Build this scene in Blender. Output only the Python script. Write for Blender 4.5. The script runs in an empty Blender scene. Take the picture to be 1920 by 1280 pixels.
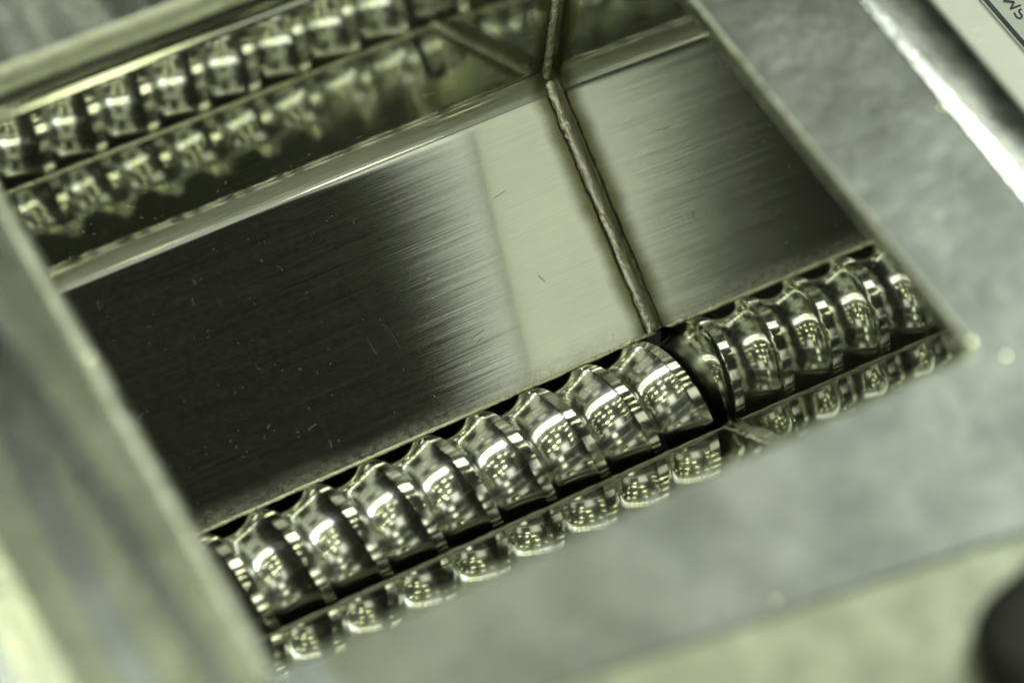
import bpy, bmesh, math, random
from mathutils import Vector, Matrix, noise

random.seed(7)
S = bpy.context.scene
COL = S.collection
S.unit_settings.scale_length = 0.045          # one unit is 45 mm (a small feed hopper)

# ------------------------------------------------------------------ camera
cd = bpy.data.cameras.new("camera")
cam = bpy.data.objects.new("camera", cd); COL.objects.link(cam)
R0 = Vector((0.8733771713843549, -0.48616844978175194, 0.029198543482019473))
R1 = Vector((-0.3801075597074626, -0.7178730249808583, -0.5832465714070421))
R2 = Vector((0.304516928195956, 0.49829565364514283, -0.8117702150242141))
CAM = Vector((-3.332258, -5.294513, 7.176661))
M = Matrix((R0, -R1, -R2)).transposed().to_4x4(); M.translation = CAM
cam.matrix_world = M
cd.sensor_width = 36.0
cd.lens = 5300.3 / 1920 * 36
cd.clip_start = 0.05; cd.clip_end = 500
cd.dof.use_dof = True
cd.dof.focus_distance = 9.28
cd.dof.aperture_fstop = 0.37
S.camera = cam

# ------------------------------------------------------------------ world + lamps (indoor hall) + added fill lights
w = bpy.data.worlds.new("World"); S.world = w; w.use_nodes = True
wb = w.node_tree.nodes["Background"]
wb.inputs[0].default_value = (0.92, 1.0, 0.74, 1); wb.inputs[1].default_value = 0.013
S.view_settings.view_transform = 'Standard'; S.view_settings.look = 'None'
S.view_settings.exposure = 0.0; S.view_settings.gamma = 1.0

def lamp(x, y, z, sx, sy, rad, colr):
    ld = bpy.data.lights.new("ceiling_or_fill_light", 'AREA'); ld.shape = 'RECTANGLE'
    ld.size = sx; ld.size_y = sy; ld.energy = rad * math.pi * sx * sy; ld.color = colr
    o = bpy.data.objects.new("ceiling_or_fill_light", ld); COL.objects.link(o); o.location = (x, y, z)
    return o
YEL = (0.95, 1.0, 0.60); WHT = (0.93, 1.0, 0.90); GRY = (0.95, 1.0, 0.82)
HZ = 67
for i in range(-6, 7):                                # main bright double row
    x = i * 12 + 3; k = 2.5 if i >= 3 else 1.0
    c = YEL if i in (-1, 0, 1) else WHT
    lamp(x, 25, HZ, 4, 5, (9 if c is YEL else 22) * k, c); lamp(x, 36, HZ, 4, 5, (14 if c is YEL else 10) * k, c)
lamp(11, 60, HZ, 17, 15, 5, GRY)  # extra soft light added to brighten the far flange
lamp(0, 30, HZ + 2, 170, 12, 1.2, GRY)                # wide dim light added for a soft halo around the main highlights
for y, rr in ((-120, 14), (-92, 14), (-36, 14), (-27, 12), (-19, 14), (-6, 9), (8, 9), (103, 18), (138, 22), (178, 22)):
    for i in range(-6, 7):
        x = i * 24 + 5
        if y == -36 and -3 < i < 2: continue
        if random.random() < .22: continue        # some lamps of the grid are off
        lamp(x + random.uniform(-4, 4), y + random.uniform(-2, 2), HZ, 3.4, 2.6, rr * random.uniform(1.4, 2.5), YEL)
lamp(40.4, -49, HZ + 1, 31, 40, 1.2, GRY)              # soft lights added, sized for the pale reflections in slope and bend
lamp(-26, -49, HZ + 1, 28.6, 40, 1.25, GRY)
lamp(8, -105, HZ + 1, 150, 60, 0.6, GRY)

# ------------------------------------------------------------------ render settings
S.render.engine = 'CYCLES'
cy = S.cycles
cy.use_denoising = True
cy.max_bounces = 14; cy.glossy_bounces = 12; cy.diffuse_bounces = 3
cy.sample_clamp_indirect = 6.0
cy.blur_glossy = 0.3
cy.caustics_reflective = True

# ------------------------------------------------------------------ materials
class NT:
    def __init__(s, name):
        s.m = bpy.data.materials.new(name); s.m.use_nodes = True
        s.t = s.m.node_tree; s.t.nodes.clear()
        s.out = s.n('ShaderNodeOutputMaterial')
    def n(s, typ, **kw):
        o = s.t.nodes.new(typ)
        for k, v in kw.items(): setattr(o, k, v)
        return o
    def l(s, a, b): s.t.links.new(a, b)
    def coord(s, scale, src='Object'):
        tc = s.n('ShaderNodeTexCoord'); mp = s.n('ShaderNodeMapping')
        mp.inputs['Scale'].default_value = scale; s.l(tc.outputs[src], mp.inputs[0])
        return mp.outputs[0]
    def noise(s, vec, scale=1, detail=3, rough=.5, dist=0):
        o = s.n('ShaderNodeTexNoise'); o.inputs['Scale'].default_value = scale
        o.inputs['Detail'].default_value = detail; o.inputs['Roughness'].default_value = rough
        o.inputs['Distortion'].default_value = dist
        s.l(vec, o.inputs['Vector']); return o.outputs['Fac']
    def rng(s, v, a, b, c, d, smooth=False):
        o = s.n('ShaderNodeMapRange'); o.clamp = True
        if smooth: o.interpolation_type = 'SMOOTHSTEP'
        for i, x in zip((1, 2, 3, 4), (a, b, c, d)): o.inputs[i].default_value = x
        s.l(v, o.inputs[0]); return o.outputs[0]
    def math(s, op, a, b=None):
        o = s.n('ShaderNodeMath', operation=op)
        for i, x in enumerate((a, b)):
            if x is None: continue
            if isinstance(x, (int, float)): o.inputs[i].default_value = x
            else: s.l(x, o.inputs[i])
        return o.outputs[0]
    def mixc(s, f, a, b):
        o = s.n('ShaderNodeMix', data_type='RGBA')
        if isinstance(f, (int, float)): o.inputs[0].default_value = f
        else: s.l(f, o.inputs[0])
        for i, x in ((6, a), (7, b)):
            if isinstance(x, tuple): o.inputs[i].default_value = (*x, 1)
            else: s.l(x, o.inputs[i])
        return o.outputs[2]
    def bump(s, h, strength, dist):
        o = s.n('ShaderNodeBump'); o.inputs['Strength'].default_value = strength
        o.inputs['Distance'].default_value = dist; s.l(h, o.inputs['Height']); return o.outputs[0]
    def pbr(s, color, rough, metal=1.0, normal=None, aniso=0, tangent=None, spec=None):
        p = s.n('ShaderNodeBsdfPrincipled')
        for k, v in (('Base Color', color), ('Roughness', rough), ('Metallic', metal), ('Normal', normal),
                     ('Anisotropic', aniso), ('Tangent', tangent), ('Specular IOR Level', spec)):
            if v is None: continue
            if isinstance(v, tuple): p.inputs[k].default_value = (*v, 1)
            elif isinstance(v, (int, float)): p.inputs[k].default_value = v
            else: s.l(v, p.inputs[k])
        return p.outputs[0]
    def mixs(s, f, a, b):
        o = s.n('ShaderNodeMixShader')
        if isinstance(f, (int, float)): o.inputs[0].default_value = f
        else: s.l(f, o.inputs[0])
        s.l(a, o.inputs[1]); s.l(b, o.inputs[2]); return o.outputs[0]
    def done(s, sh): s.l(sh, s.out.inputs[0]); return s.m

def mat_wall(name, axis=0, smooth=1.0, lipped=True):
    m = NT(name)
    gs = (2.2, 260, 260) if axis == 0 else (260, 2.2, 260)
    fs = (7, 700, 700) if axis == 0 else (700, 7, 700)
    grain = m.noise(m.coord(gs), 1, 4, .6)
    fine = m.noise(m.coord(fs), 1, 2, .6)
    patch = m.noise(m.coord((1.6, 2.4, 2.4)), 1, 4, .55)
    speck = m.noise(m.coord((40, 55, 55)), 1, 3, .7)
    g = m.math('ADD', m.math('MULTIPLY', grain, .7), m.math('MULTIPLY', fine, .3))
    tan = m.n('ShaderNodeTangent', direction_type='RADIAL', axis='X' if axis == 0 else 'Y')
    # brown-olive heat tint beside the corner weld, scuffed pale band at the lower lip
    sep = m.n('ShaderNodeSeparateXYZ'); tc = m.n('ShaderNodeTexCoord'); m.l(tc.outputs['Object'], sep.inputs[0])
    wob = m.math('MULTIPLY', m.math('SUBTRACT', m.noise(m.coord((3, 9, 9)), 1, 3), .5), .05)
    xw = m.math('ADD', sep.outputs[0], wob)
    if axis == 0: tint = m.rng(xw, -.11, -.04, 0, 1, True)
    else:                                       # distance to the far corner profile (vertical leg, then the slope)
        dv = m.math('MULTIPLY', sep.outputs[1], -1.0)
        ds = m.math('ADD', m.math('MULTIPLY', sep.outputs[1], -.5345), m.math('MULTIPLY', sep.outputs[2], .845))
        tint = m.rng(m.math('ADD', m.math('MINIMUM', dv, ds), wob), .09, .03, 0, 1, True)
    base = m.mixc(m.rng(patch, .35, .7, 0, 1), (.63, .645, .575), (.575, .59, .53))
    base = m.mixc(tint, base, (.155, .155, .085))
    lip = m.rng(m.math('ADD', sep.outputs[1], wob), -.71, -.78, 0, 1, True)
    lipn = m.math('MULTIPLY', lip, m.rng(speck, .3, .62, .25, 1))
    geo = m.n('ShaderNodeNewGeometry')
    streak = m.noise(m.coord((2.4, 420, 420)), 1, 6, .8)
    vs = m.n('ShaderNodeVectorMath', operation='SCALE'); vs.inputs[0].default_value = (1, 0, 0) if axis == 0 else (0, 1, 0)
    m.l(m.math('MULTIPLY', m.math('SUBTRACT', streak, .5), .052 if axis == 0 else .004), vs.inputs['Scale'])
    va = m.n('ShaderNodeVectorMath', operation='ADD'); m.l(geo.outputs['Normal'], va.inputs[0]); m.l(vs.outputs[0], va.inputs[1])
    vn = m.n('ShaderNodeVectorMath', operation='NORMALIZE'); m.l(va.outputs[0], vn.inputs[0])
    dist = m.math('POWER', m.math('ADD', m.math('POWER', sep.outputs[1], 2.0), m.math('POWER', sep.outputs[2], 2.0)), .5)
    ground = m.rng(m.math('ADD', dist, m.math('MULTIPLY', wob, .3)), .054, .024, 0, 1, True)
    low = m.rng(sep.outputs[2], .03, -.03, 0, 1) if axis == 0 and lipped else 0.0
    sr = m.math('ADD', m.rng(patch, .3, .7, .012, .03), m.math('MULTIPLY', low, m.rng(sep.outputs[0], -.95, -.5, .024, .08, True)))
    sharp = m.pbr(base, sr, normal=vn.outputs[0], aniso=0)
    soft = m.pbr(base, m.rng(grain, .25, .75, .24, .40), normal=m.bump(g, .35, .004), aniso=.75, tangent=tan.outputs[0])
    f = m.rng(m.math('ADD', m.math('MULTIPLY', grain, .6), m.math('MULTIPLY', speck, .4)), .40, .66, .008 * smooth, .055 * smooth)
    if axis == 0 and lipped: f = m.math('ADD', f, m.math('MULTIPLY', lipn, .5))
    if axis == 0 and lipped: f = m.math('ADD', f, m.math('MULTIPLY', ground, .75))
    f = m.math('ADD', f, m.math('MULTIPLY', tint, .35))
    f = m.math('ADD', f, m.math('MULTIPLY', m.rng(streak, .45, .75, 0, .26 * smooth), m.rng(sep.outputs[0], -1.1, -.5, .15, 1)))
    f = m.math('MINIMUM', f, .92)
    return m.done(m.mixs(f, sharp, soft))

def mat_simple(name, base, rough, bscale=None, bstr=.2, bdist=.004, metal=1.0, var=.06):
    m = NT(name)
    v = m.noise(m.coord((9, 9, 9)), 1, 4, .6)
    c = m.mixc(v, tuple(max(0, x - var) for x in base), tuple(min(1, x + var) for x in base))
    nrm = m.bump(m.noise(m.coord(bscale), 1, 3, .6), bstr, bdist) if bscale else None
    return m.done(m.pbr(c, m.rng(v, .3, .7, max(.01, rough * .8), rough * 1.25), metal, nrm))

def mat_flange(name):
    m = NT(name)
    tc = m.n('ShaderNodeTexCoord'); sep = m.n('ShaderNodeSeparateXYZ'); m.l(tc.outputs['Object'], sep.inputs[0])
    mp = m.n('ShaderNodeMapping'); m.l(tc.outputs['Object'], mp.inputs[0])
    mp.inputs['Rotation'].default_value = (0, 0, math.radians(-16)); mp.inputs['Scale'].default_value = (3.4, .35, 1)
    wave = m.noise(mp.outputs[0], 1, 1.2, .4)
    cloud = m.noise(m.coord((4.5, 4.5, 4.5)), 1, 4, .55)
    mott = m.noise(m.coord((30, 17, 20)), 1, 2, .5, .5)
    grain = m.noise(m.coord((12, 260, 40)), 1, 3, .6)
    left = m.rng(sep.outputs[0], -1.9, -2.05, 0, 1, True)
    far = m.rng(sep.outputs[1], -.06, .04, 0, 1, True)
    st = m.math('MAXIMUM', left, m.math('MULTIPLY', far, .55))
    right = m.rng(sep.outputs[0], -.3, .1, .25, 1, True)
    base = m.mixc(m.rng(cloud, .35, .65, 0, 1), (.124, .134, .123), (.183, .195, .178))
    h = m.math('ADD', m.math('MULTIPLY', cloud, .6), m.math('MULTIPLY', m.math('MULTIPLY', mott, .38), right))
    h = m.math('ADD', h, m.math('MULTIPLY', grain, .02))
    h = m.math('MULTIPLY', h, m.rng(st, 0, 1, 1, .12))
    h = m.math('ADD', h, m.math('MULTIPLY', wave, m.math('ADD', 1.0, m.math('MULTIPLY', st, 20.0))))
    r = m.rng(mott, .3, .7, .29, .36)
    r = m.math('SUBTRACT', r, m.math('MULTIPLY', st, .10))
    return m.done(m.pbr(base, r, 1.0, m.bump(h, .25, .02)))

WALL = mat_wall("brushed_stainless")
END = mat_wall("mirror_stainless", 1, .6)
NEAR = mat_wall("polished_stainless", 0, .7, False)
FLANGE = mat_flange("satin_flange_metal")
BEVEL = mat_simple("filed_edge_metal", (.56, .58, .47), .40, (16, 16, 16), .6, .02, var=.14)
LANDM = mat_simple("rim_highlight_land", (.86, .88, .82), .17, (20, 20, 20), .1, .01, var=.04)  # rim highlight put into a brighter, smoother metal, end side only
RIMM = mat_simple("burnished_rim_metal", (.48, .50, .45), .22, (6, 6, 6), .15, .01, var=.05)
def mat_screw(name):
    m = NT(name)
    lathe = m.noise(m.coord((260, 5, 5)), 1, 3, .6)
    v = m.noise(m.coord((11, 11, 11)), 1, 4, .6)
    c = m.mixc(v, (.76, .765, .71), (.85, .855, .80))
    nb = m.bump(lathe, .12, .002)
    dull = m.noise(m.coord((2.6, 4.5, 4.5)), 1, 5, .7)
    a = m.pbr(c, .055, normal=nb); b = m.pbr(c, .21, normal=nb)
    return m.done(m.mixs(m.rng(dull, .35, .68, .35, .85), a, b))
POLISH = mat_screw("polished_screw_steel")
LAND = mat_simple("ground_crest_steel", (.80, .80, .74), .11, (300, 12, 12), .10, .002, var=.04)
WELD = mat_simple("weld_metal", (.50, .50, .43), .19, (40, 40, 40), .35, .01, var=.10)
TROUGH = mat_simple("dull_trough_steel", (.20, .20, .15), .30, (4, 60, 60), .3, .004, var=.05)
LIP = mat_simple("scuffed_lip_metal", (.70, .68, .52), .28, (50, 50, 50), .6, .01, var=.12)
WHITE = mat_simple("white_machine_enamel", (.90, .92, .88), .25, (8, 8, 8), .1, .01, metal=0.0, var=.02)
PLATE = mat_simple("pale_label_film", (.60, .65, .63), .4, None, metal=0.0, var=.03)
INK = mat_simple("black_ink", (.02, .02, .03), .5, None, metal=0.0, var=.01)
BLACK = mat_simple("black_rubber", (.012, .013, .010), .6, (60, 60, 60), .2, .004, metal=0.0, var=.004)
APRON = mat_simple("pale_satin_apron", (.30, .32, .25), .42, (10, 10, 10), .2, .02, var=.08)
BURR = mat_simple("burr_glint_metal", (.8, .8, .72), .12, None)
DUST = mat_simple("grey_lint", (.55, .55, .46), .8, None, metal=0.0, var=.08)

# ------------------------------------------------------------------ mesh helpers
def thing(name, label, cat, loc=(0, 0, 0), group=None):
    o = bpy.data.objects.new(name, None); COL.objects.link(o); o.location = loc
    o.empty_display_size = .1
    tag(o, label, cat, group); return o
def tag(o, label=None, cat=None, group=None, kind=None):
    for k, v in (('label', label), ('category', cat), ('group', group), ('kind', kind)):
        if v: o[k] = v
    return o
def obj(name, verts, faces, mat, parent=None, smooth=True, solid=0, sharp=None, bevel=0):
    me = bpy.data.meshes.new(name); me.from_pydata([tuple(v) for v in verts], [], faces); me.update()
    bm = bmesh.new(); bm.from_mesh(me)
    for f in bm.faces: f.smooth = smooth
    if sharp is not None:
        for e in bm.edges:
            if len(e.link_faces) == 2 and e.calc_face_angle(0) > math.radians(sharp): e.smooth = False
    bm.to_mesh(me); bm.free()
    me.materials.append(mat)
    o = bpy.data.objects.new(name, me); COL.objects.link(o)
    if parent:
        o.parent = parent; o.location = -parent.location
    if solid:
        md = o.modifiers.new("thickness", 'SOLIDIFY'); md.thickness = abs(solid); md.offset = 1 if solid > 0 else -1
    if bevel:
        md = o.modifiers.new("bevel", 'BEVEL'); md.width = bevel; md.segments = 3
    return o
def grid(rows, closed=False):
    """quads from equal-length rows of points"""
    n = len(rows[0]); v = [p for r in rows for p in r]; f = []
    for i in range(len(rows) - 1):
        for j in range(n if closed else n - 1):
            a = i * n + j; b = i * n + (j + 1) % n
            f.append((a, b, b + n, a + n))
    return v, f

# ------------------------------------------------------------------ geometry constants
XL = -2.013                                    # left end wall
YN = -2.098                                    # near wall
TC = (-1.010, -.562)                            # trough / screw axis (y, z)
RT = .262                                      # trough radius
ZN = .27                                       # near bend height
RS = .226                                      # screw radius
PA = (-.778, -.492)                            # lower edge of the far slope
PN = (-1.243, -.442)                           # lower edge of the near slope
def xe(y, z): return .0433 * z - .0128 * y     # end wall plane

def bend_profile(p0, p1, p2, r, n=10):
    a = Vector(p0) - Vector(p1); b = Vector(p2) - Vector(p1); a.normalize(); b.normalize()
    ang = a.angle(b); d = r / math.tan(ang / 2)
    q0 = Vector(p1) + a * d; q1 = Vector(p1) + b * d
    c = Vector(p1) + (a + b).normalized() * (r / math.sin(ang / 2))
    out = []
    a0 = math.atan2(q0.y - c.y, q0.x - c.x); a1 = math.atan2(q1.y - c.y, q1.x - c.x)
    while a1 - a0 > math.pi: a1 -= 2 * math.pi
    while a1 - a0 < -math.pi: a1 += 2 * math.pi
    for i in range(n + 1):
        t = a0 + (a1 - a0) * i / n
        out.append((c.x + r * math.cos(t), c.y + r * math.sin(t)))
    return out

hopper = thing("feed_hopper", "brushed stainless steel feed hopper with wide satin flange open above the screw", "hopper", (-1, -1, 1))

# far side sheet: vertical panel, bend, slope
def side_sheet(name, prof):
    rows = []
    NX = 40
    for (y, z) in prof:
        x1 = xe(y, z) + .05
        rows.append([(XL - .05 + (x1 - XL + .05) * i / NX, y, z) for i in range(NX + 1)])
    v, f = grid(rows)
    return v, f
bd = bend_profile((0, .96), (0, 0), PA, .13, 16)
up = [(0, .955 + (bd[0][1] - .955) * i / 6) for i in range(7)]
lo = [(bd[-1][0] + (PA[0] - bd[-1][0]) * i / 8, bd[-1][1] + (PA[1] - bd[-1][1]) * i / 8) for i in (1, 2, 3, 4, 5, 6, 7, 7.96, 8)]
v, f = side_sheet("far", up[:-1] + bd + lo)
obj("side_wall_sheet", v, f, WALL, hopper, solid=.03)
bn = bend_profile((YN, .96), (YN, ZN), PN, .085, 12)
up = [(YN, .955 + (bn[0][1] - .955) * i / 6) for i in range(7)]
lo = [(bn[-1][0] + (PN[0] - bn[-1][0]) * i / 8, bn[-1][1] + (PN[1] - bn[-1][1]) * i / 8) for i in (1, 2, 3, 4, 5, 6, 7, 7.96, 8)]
v, f = side_sheet("near", up[:-1] + bn + lo)
obj("side_wall_sheet", v, [tuple(reversed(q)) for q in f], NEAR, hopper, solid=.03)

# end walls with the screw hole
def end_wall(xf, flip):
    a0 = math.atan2(PA[1] - TC[1], PA[0] - TC[0]); a1 = math.atan2(PN[1] - TC[1], PN[0] - TC[0])
    RH = math.hypot(PA[0] - TC[0], PA[1] - TC[1])
    arc = [(TC[0] + RH * math.cos(a0 + (a1 - a0) * i / 40), TC[1] + RH * math.sin(a0 + (a1 - a0) * i / 40)) for i in range(41)]
    poly = [(.03, .955), (.03, -.02), (PA[0] + .0, PA[1] - .01)] + arc + [(PN[0], PN[1] - .01), (YN - .03, ZN - .02), (YN - .03, .955)]
    v = [(xf(y, z), y, z) for y, z in poly]
    fc = tuple(range(len(v)))
    return v, [fc if flip else tuple(reversed(fc))]
v, f = end_wall(xe, True)
ew = obj("end_wall", v, f, END, hopper, smooth=False, solid=-.03)
v, f = end_wall(lambda y, z: XL, False)
obj("end_wall", v, f, END, hopper, smooth=False, solid=-.03)

# trough below the screw
a0 = math.atan2(PA[1] - .012 - TC[1], PA[0] - TC[0]); a1 = math.atan2(PN[1] - .012 - TC[1], PN[0] - TC[0]) - 2 * math.pi
rows = []
for i in range(41):
    t = a0 + (a1 - a0) * i / 40
    rows.append([(x, TC[0] + RT * math.cos(t), TC[1] + RT * math.sin(t)) for x in (-2.9, -2.0, -1.3, -.6, -.02)])
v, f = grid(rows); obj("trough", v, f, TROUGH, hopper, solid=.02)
# outlet tubes past both end walls
for xa, xb in ((.035, .75), (-2.05, -2.9)):
    rows = [[(x, TC[0] + RT * math.cos(t * math.pi / 24), TC[1] + RT * math.sin(t * math.pi / 24)) for t in range(48)] for x in (xa, (xa + xb) / 2, xb)]
    v, f = grid(rows, True)
    b = len(rows[0]) * 2
    f.append(tuple(range(b, b + 48)))
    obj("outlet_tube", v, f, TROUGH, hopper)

# scuffed lips along the lower edges
def lip(y, z, dy, dz, seed):
    random.seed(seed)
    rows = []
    for i in range(221):
        x = XL + (xe(y, z) - XL) * i / 220
        r = .0075 * (1 + .55 * noise.noise(Vector((x * 14, seed, 0))) + .3 * noise.noise(Vector((x * 60, seed, 3))))
        rows.append([(x, y + dy + r * math.cos(k * math.pi / 4), z + dz + r * math.sin(k * math.pi / 4)) for k in range(8)])
    v, f = grid(rows, True); return v, f
v, f = lip(PA[0], PA[1], 0, 0, 3); obj("wall_lip", v, f, LIP, hopper)
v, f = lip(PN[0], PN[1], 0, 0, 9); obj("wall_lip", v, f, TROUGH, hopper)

# weld beads in the end-wall corner
def weld(p, q, r0, seed, off, ripple=170):
    p = Vector(p); q = Vector(q); n = int((q - p).length * 150); d = (q - p).normalized()
    u = Vector((1, 0, 0)); u = (u - d * u.dot(d)).normalized(); w_ = d.cross(u)
    rows = []
    for i in range(n + 1):
        t = i / n; c = p.lerp(q, t) + Vector(off)
        rad = r0 * (1 + .11 * noise.noise(Vector((t * 9, seed, 1))) + .022 * math.sin(t * ripple * (q - p).length + noise.noise(Vector((t * 12, seed, 0))) * 2))
        rw = []
        for k in range(16):
            a = k * math.pi / 8
            rr = rad * (1 + .15 * noise.noise(Vector((t * 34, math.cos(a) * 1.6 + seed, math.sin(a) * 1.6))))
            rw.append(c + u * math.cos(a) * rr + w_ * math.sin(a) * rr * .45)
        rows.append(rw)
    return grid(rows, True)
for p, q, sd in (((xe(0, .95), 0, .95), (xe(0, 0), 0, .0), 1),
                 ((0, -.01, -.005), (xe(*PA), PA[0], PA[1]), 2),
                 ((xe(*PN), PN[0], PN[1]), (.03, YN, ZN), 4),
                 ((.03, YN, ZN), (xe(YN, .95), YN, .95), 5)):
    v, f = weld(p, q, .031, sd, (-.004, 0, .002)); obj("weld_bead", v, f, WELD, hopper)

# flange around the opening
HOLE = [(XL, .0), (xe(0, 1), .0), (xe(YN, 1), YN), (XL, YN)]
RIM = [(-2.50, .45), (.515, .45), (.515, -2.763), (-2.50, -2.34)]
PROF = [(-.012, .93), (-.012, .975), (-.004, .983), (.02, .990), (.06, .998), (.10, 1.0), (.3, 1.0), (.5, 1.0), (.75, 1.0), (.955, 1.0), (.965, 1.004), (1.045, 1.004), (1.055, 1.001)]
PROF += [(1.06 + .40 * q / 10, 1.0 - .048 * (q / 10) ** 1.9) for q in range(1, 11)] + [(1.475, .94), (1.48, .90)]
NS = 30
# bevel and roll-off widths differ per side: left, right / near, far
BEV = {'L': .85, 'R': .35, 'N': .5, 'F': .8}
ROL = {'L': 1.0, 'R': 1.0, 'N': .03, 'F': 1.0}
def side_s(s, side):
    if s < .15: return s * BEV[side]
    if s > 1.05: return 1.05 + (s - 1.05) * ROL[side]
    return s
def corner_pt(k, s):
    sx = side_s(s, 'L' if k in (0, 3) else 'R'); sy = side_s(s, 'F' if k in (0, 1) else 'N')
    h, r = HOLE[k], RIM[k]
    return h[0] + (r[0] - h[0]) * sx, h[1] + (r[1] - h[1]) * sy
def ring_pt(k, t, s):
    a, b = corner_pt(k, s), corner_pt((k + 1) % 4, s)
    return a[0] + (b[0] - a[0]) * t, a[1] + (b[1] - a[1]) * t
rows = []
for s, z in PROF:
    rows.append([(*ring_pt(k, i / NS, s), z) for k in range(4) for i in range(NS)])
v, f = grid(rows, True)
i0 = 9 * 4 * NS; i1 = 12 * 4 * NS                                # the raised rim is its own part
fl = [tuple(reversed(q)) for q in f]
ib = 5 * 4 * NS
obj("edge_bevel", v, fl[:ib], BEVEL, hopper, sharp=60)
obj("flange", v, fl[ib:i0], FLANGE, hopper, sharp=50)
near = lambda q: 2 * NS <= q % (4 * NS) < 3 * NS
end_side = lambda q: NS <= q % (4 * NS) < 2 * NS
obj("flange_rim", v, [q for j, q in enumerate(fl[i0:i1]) if end_side(j)], LANDM, hopper, smooth=False)
obj("flange_rim", v, [q for j, q in enumerate(fl[i0:i1]) if not end_side(j) and not near(j)], RIMM, hopper, smooth=False)
obj("flange_edge", v, [q for j, q in enumerate(fl[i1:]) if not near(j)], RIMM, hopper)
obj("flange_edge", v, [q for j, q in enumerate(fl[i0:]) if near(j)], FLANGE, hopper)

# outer skirt from flange down to the machine top
rows = []
for s, z in ((1.47, .89), (1.47, .6), (1.47, .312)):
    rows.append([(*ring_pt(k, i / 4, s), z) for k in range(4) for i in range(4)])
v, f = grid(rows, True); obj("skirt", v, f, FLANGE, hopper, smooth=False)

# ------------------------------------------------------------------ feed screw
screw = thing("feed_screw", "polished steel auger with closely spaced flat-topped flights lying in the hopper trough", "feed screw", (-1, TC[0], TC[1]))
P = .198; CW = .041; D = .033
def profile():
    pts = [(-CW / 2, RS), (CW / 2, RS)]
    gw = P - CW; n = 18
    rr = (gw * gw / 4 + D * D) / (2 * D)
    out = []
    for i in range(1, n):
        x = -gw / 2 + gw * i / n
        y = RS - (math.sqrt(max(0, rr * rr - x * x)) - (rr - D))
        tt = (i / n) ** 1.28                    # the trailing flank is the steeper one
        out.append((CW / 2 + gw * tt, y))
    return pts, out
crest, groove = profile()
X0, X1, SEG = -2.75, .62, 60
th0 = (X0 + .107) / P * 360 + 73; turns = (X1 - X0) / P
NT_ = int(turns * SEG)
def helix_rows(pts):
    rows = []
    for i in range(NT_ + 1):
        th = math.radians(th0 + 360 * i / SEG); xb = X0 + P * i / SEG
        jx = .0022 * noise.noise(Vector((i / 9, 3.1, 0))) ; jr = .0016 * noise.noise(Vector((i / 7, 8.2, 0)))
        rows.append([(xb + dx + jx, TC[0] + (r + jr) * math.cos(th), TC[1] + (r + jr) * math.sin(th)) for dx, r in pts])
    return rows
v, f = grid(helix_rows([crest[0], (-CW / 2 + .003, RS + .0025), (0, RS + .003), (CW / 2 - .003, RS + .0025), crest[1]]))
obj("flight_crest", v, [tuple(reversed(q)) for q in f], LAND, screw, sharp=35)
v, f = grid(helix_rows([crest[1]] + groove + [(P - CW / 2, RS)]))
obj("screw_groove", v, [tuple(reversed(q)) for q in f], POLISH, screw)
rows = [[(x, TC[0] + r * math.cos(k * math.pi / 16), TC[1] + r * math.sin(k * math.pi / 16)) for k in range(32)]
        for x, r in ((-2.85, .0), (-2.85, RS - D - .02), (.70, RS - D - .02), (.70, 0))]
v, f = grid(rows, True); obj("core_shaft", v, f, POLISH, screw, smooth=False)

# ------------------------------------------------------------------ machine top, label, knob
ZB = .30
def slab(x0, x1, y0, y1, z0, z1):
    v = [(x, y, z) for z in (z0, z1) for x, y in ((x0, y0), (x1, y0), (x1, y1), (x0, y1))]
    return v, [(3, 2, 1, 0), (4, 5, 6, 7), (0, 1, 5, 4), (1, 2, 6, 5), (2, 3, 7, 6), (3, 0, 4, 7)]
# frame-shaped top with an opening for the hopper body
rows = []
for (hx0, hx1, hy0, hy1), z in (((-2.35, .5, -2.5, .3), ZB - .1), ((-2.35, .5, -2.5, .3), ZB), ((-8, 7, -8, 7), ZB), ((-8, 7, -8, 7), ZB - .1)):
    rows.append([(hx0, hy0, z), (hx1, hy0, z), (hx1, hy1, z), (hx0, hy1, z)])
v, f = grid(rows, True)
tag(obj("machine_top", v, f, WHITE, None, smooth=False), kind='structure')

lab = thing("label_plate", "pale label with a black border line and SM lettering on the white machine top", "label", (1.7, -.4, ZB))
v, f = slab(1.285, 2.6, -1.3, .8, ZB + .001, ZB + .010); obj("label_film", v, f, PLATE, lab, smooth=False)
v, f = slab(1.291, 1.307, -1.25, .75, ZB + .0101, ZB + .0125); obj("border_line", v, f, INK, lab, smooth=False)
def stroke(pts, wd, z):
    rows = []
    for i, p in enumerate(pts):
        a = Vector(pts[max(0, i - 1)]); b = Vector(pts[min(len(pts) - 1, i + 1)])
        d = (b - a).normalized(); n = Vector((-d.y, d.x)) * wd / 2
        p = Vector(p)
        rows.append([(*(p - n), z - .002), (*(p - n), z), (*(p + n), z), (*(p + n), z - .002)])
    return grid(rows, True)
LET = {'S': [(1.3799,-.6892),(1.3695,-.6917),(1.365,-.7027),(1.3651,-.7133),(1.358,-.7202),(1.3497,-.7199),(1.3459,-.7086),(1.35,-.6921)],
       'M': [(1.3886,-.6737),(1.3485,-.6728),(1.3758,-.6537),(1.3479,-.6338),(1.3706,-.6229)]}
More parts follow.
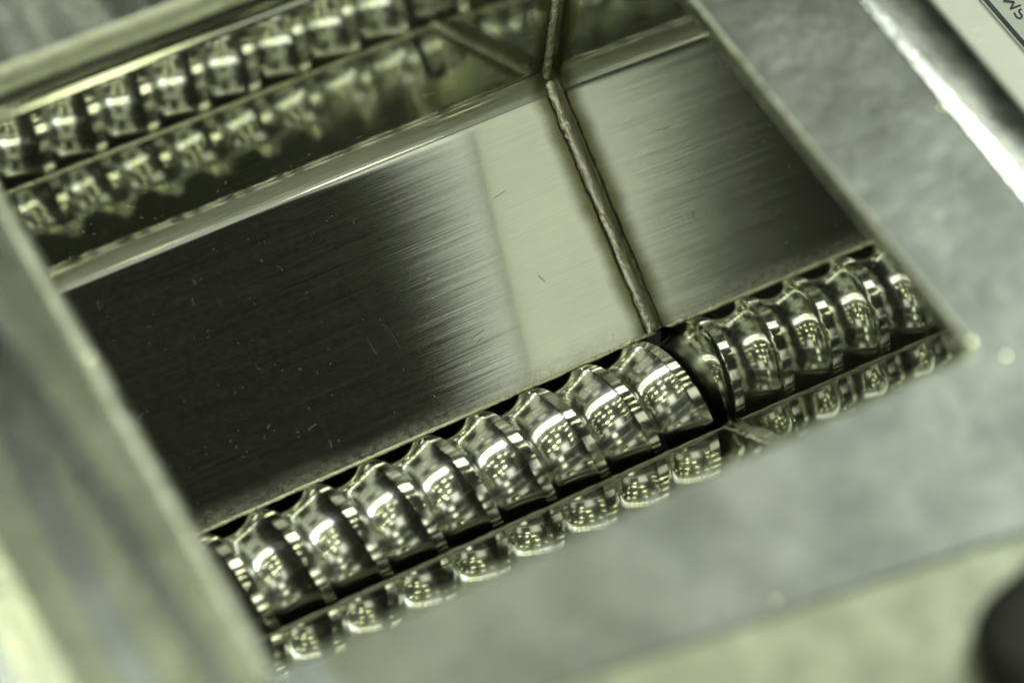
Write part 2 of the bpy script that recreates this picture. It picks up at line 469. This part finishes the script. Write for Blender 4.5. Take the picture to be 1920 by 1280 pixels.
for nm in ('S', 'M'):
    pts = LET[nm]
    dense = []
    if nm == 'S':
        n = len(pts)
        for i in range(n - 1):
            p0, p1, p2, p3 = (Vector(pts[max(0, min(n - 1, i + k))]) for k in (-1, 0, 1, 2))
            for j in range(6):
                t = j / 6
                dense.append(tuple(.5 * ((2 * p1) + (p2 - p0) * t + (2 * p0 - 5 * p1 + 4 * p2 - p3) * t * t + (3 * p1 - p0 - 3 * p2 + p3) * t ** 3)))
        dense.append(pts[-1])
        v, f = stroke(dense, .0062, ZB + .0125)
    else:
        v = []; f = []
        for a, b in zip(pts[:-1], pts[1:]):
            vv, ff = stroke([a, b], .0062, ZB + .0125 + .0002 * len(v))
            f += [tuple(i + len(v) for i in q) for q in ff]; v += vv
    obj("letter", v, f, INK, lab, smooth=False)

# pale apron plate in front of the near rim, with the black hand knob on it
zt = 1.0065
ap = [(-4.6, -2.035), (.75, -2.79), (.75, -5.2), (-4.6, -5.2)]
v = [(x, y, zt) for x, y in ap] + [(x, y, zt - .05) for x, y in ap]
tag(obj("apron_plate", v, [(3, 2, 1, 0), (4, 5, 6, 7), (0, 1, 5, 4), (1, 2, 6, 5), (2, 3, 7, 6), (3, 0, 4, 7)], APRON, hopper, smooth=False))
KX, KY = -.14, -3.10
knob = thing("hand_knob", "black rounded knob standing on the pale apron beside the near flange corner", "knob", (KX, KY, zt))
rows = []
for s, z in ((.88, .0), (.97, .02), (1.0, .06), (.99, .10), (.95, .125), (.86, .143), (.70, .152), (.40, .155), (.02, .156)):
    rw = []
    for k in range(72):
        a = k * 2 * math.pi / 72 + .75
        r = s * (.37 + .03 * math.cos(5 * a))
        rw.append((KX + r * math.cos(a), KY + r * math.sin(a), zt + .002 + z))
    rows.append(rw)
v, f = grid(rows, True); f.append(tuple(range(8 * 72, 9 * 72)))
obj("knob_body", v, f, BLACK, knob)

# ------------------------------------------------------------------ small marks: lint on the slope, glint chips on the flange edge
rnd = random.Random(11)
nl = Vector((0, -.5345, .845)); dl = Vector((0, -.845, -.5345))
verts = []; faces = []
def fibre(pts, r):
    rows = []
    for p in pts: rows.append([tuple(Vector(p) + Vector((r * math.cos(k * 2.094), r * math.sin(k * 2.094) * .845, r * math.sin(k * 2.094) * .5345)) + nl * r) for k in range(3)])
    v, f = grid(rows, True); n = len(verts)
    verts.extend(v); faces.extend(tuple(i + n for i in q) for q in f)
for _ in range(100):
    x = rnd.uniform(-1.95, -.6) if rnd.random() < .8 else rnd.uniform(-1.9, -1.2)
    t = rnd.uniform(.08, .9)
    c = Vector((x, 0, 0)) + dl * t
    L = rnd.choice((.003, .003, .004, .005, .006, .008, .012, .026)) * rnd.uniform(.7, 1.2)
    a = rnd.uniform(0, 6.28); bend = rnd.uniform(-2, 2)
    pts = []; q = c.copy()
    for i in range(5):
        pts.append(tuple(q)); q = q + (Vector((1, 0, 0)) * math.cos(a) + dl * math.sin(a)) * L / 4; a += bend / 4
    fibre(pts, rnd.uniform(.0010, .0018))
for x, t, a, L in ((-.62, .70, .25, .06), (-.60, .715, .3, .03), (-.93, .62, 1.75, .07), (-.85, .63, 1.7, .06), (-.30, .62, 2.0, .03), (-.35, .30, .2, .05)):
    c = Vector((x, 0, 0)) + dl * t; d = Vector((1, 0, 0)) * math.cos(a) - dl * math.sin(a)
    fibre([tuple(c + d * L * i / 4) for i in range(5)], .0011)
tag(obj("lint", verts, faces, DUST), "scattered pale dust specks and short lint fibres on the sloping hopper panel", "dust", None, 'stuff')

# glinting burrs on the flange edge: thin chips added, each tilted to mirror a lamp
def chip(x, y, z, r, aim):
    c = Vector((x, y, z)); n = ((CAM - c).normalized() + (Vector(aim) - c).normalized()).normalized()
    u = n.orthogonal().normalized(); v_ = n.cross(u)
    vs = []
    for h, q in ((-.006, 1.1), (0, 1.0)):
        vs += [c + n * h + (u * math.cos(k * 1.0472 + x) + v_ * math.sin(k * 1.0472 + x) * .8) * r * q * (1 + .15 * math.sin(k * 5 + y * 9)) for k in range(6)]
    fs = [tuple(range(6, 12)), tuple(reversed(range(6)))] + [(k, (k + 1) % 6, 6 + (k + 1) % 6, 6 + k) for k in range(6)]
    return vs, fs
for x, y, z, r, aim in ((-2.035, -1.02, 1.0, .011, (3, 29, 67)), (-2.02, -1.09, .995, .010, (9, 22, 67)), (.085, -2.085, 1.0, .011, (15, 29, 67)),
                        (.05, -2.06, .99, .010, (21, 38, 67)), (.14, -2.17, 1.003, .006, (3, 37, 67)), (.06, -.26, .995, .009, (15, 29, 67)),
                        (.085, -.25, 1.0, .008, (9, 36, 67)), (.06, -.40, .99, .009, (29, 103, 67)), (.477, -1.363, 1.004, .009, (29, 103, 67)),
                        (-.83, -2.53, 1.006, .007, (5, 103, 67)), (-.70, -2.11, .998, .008, (5, 103, 67))):
    v, f = chip(x, y, z, r, aim); obj("burr_glint", v, f, BURR, hopper, smooth=False)
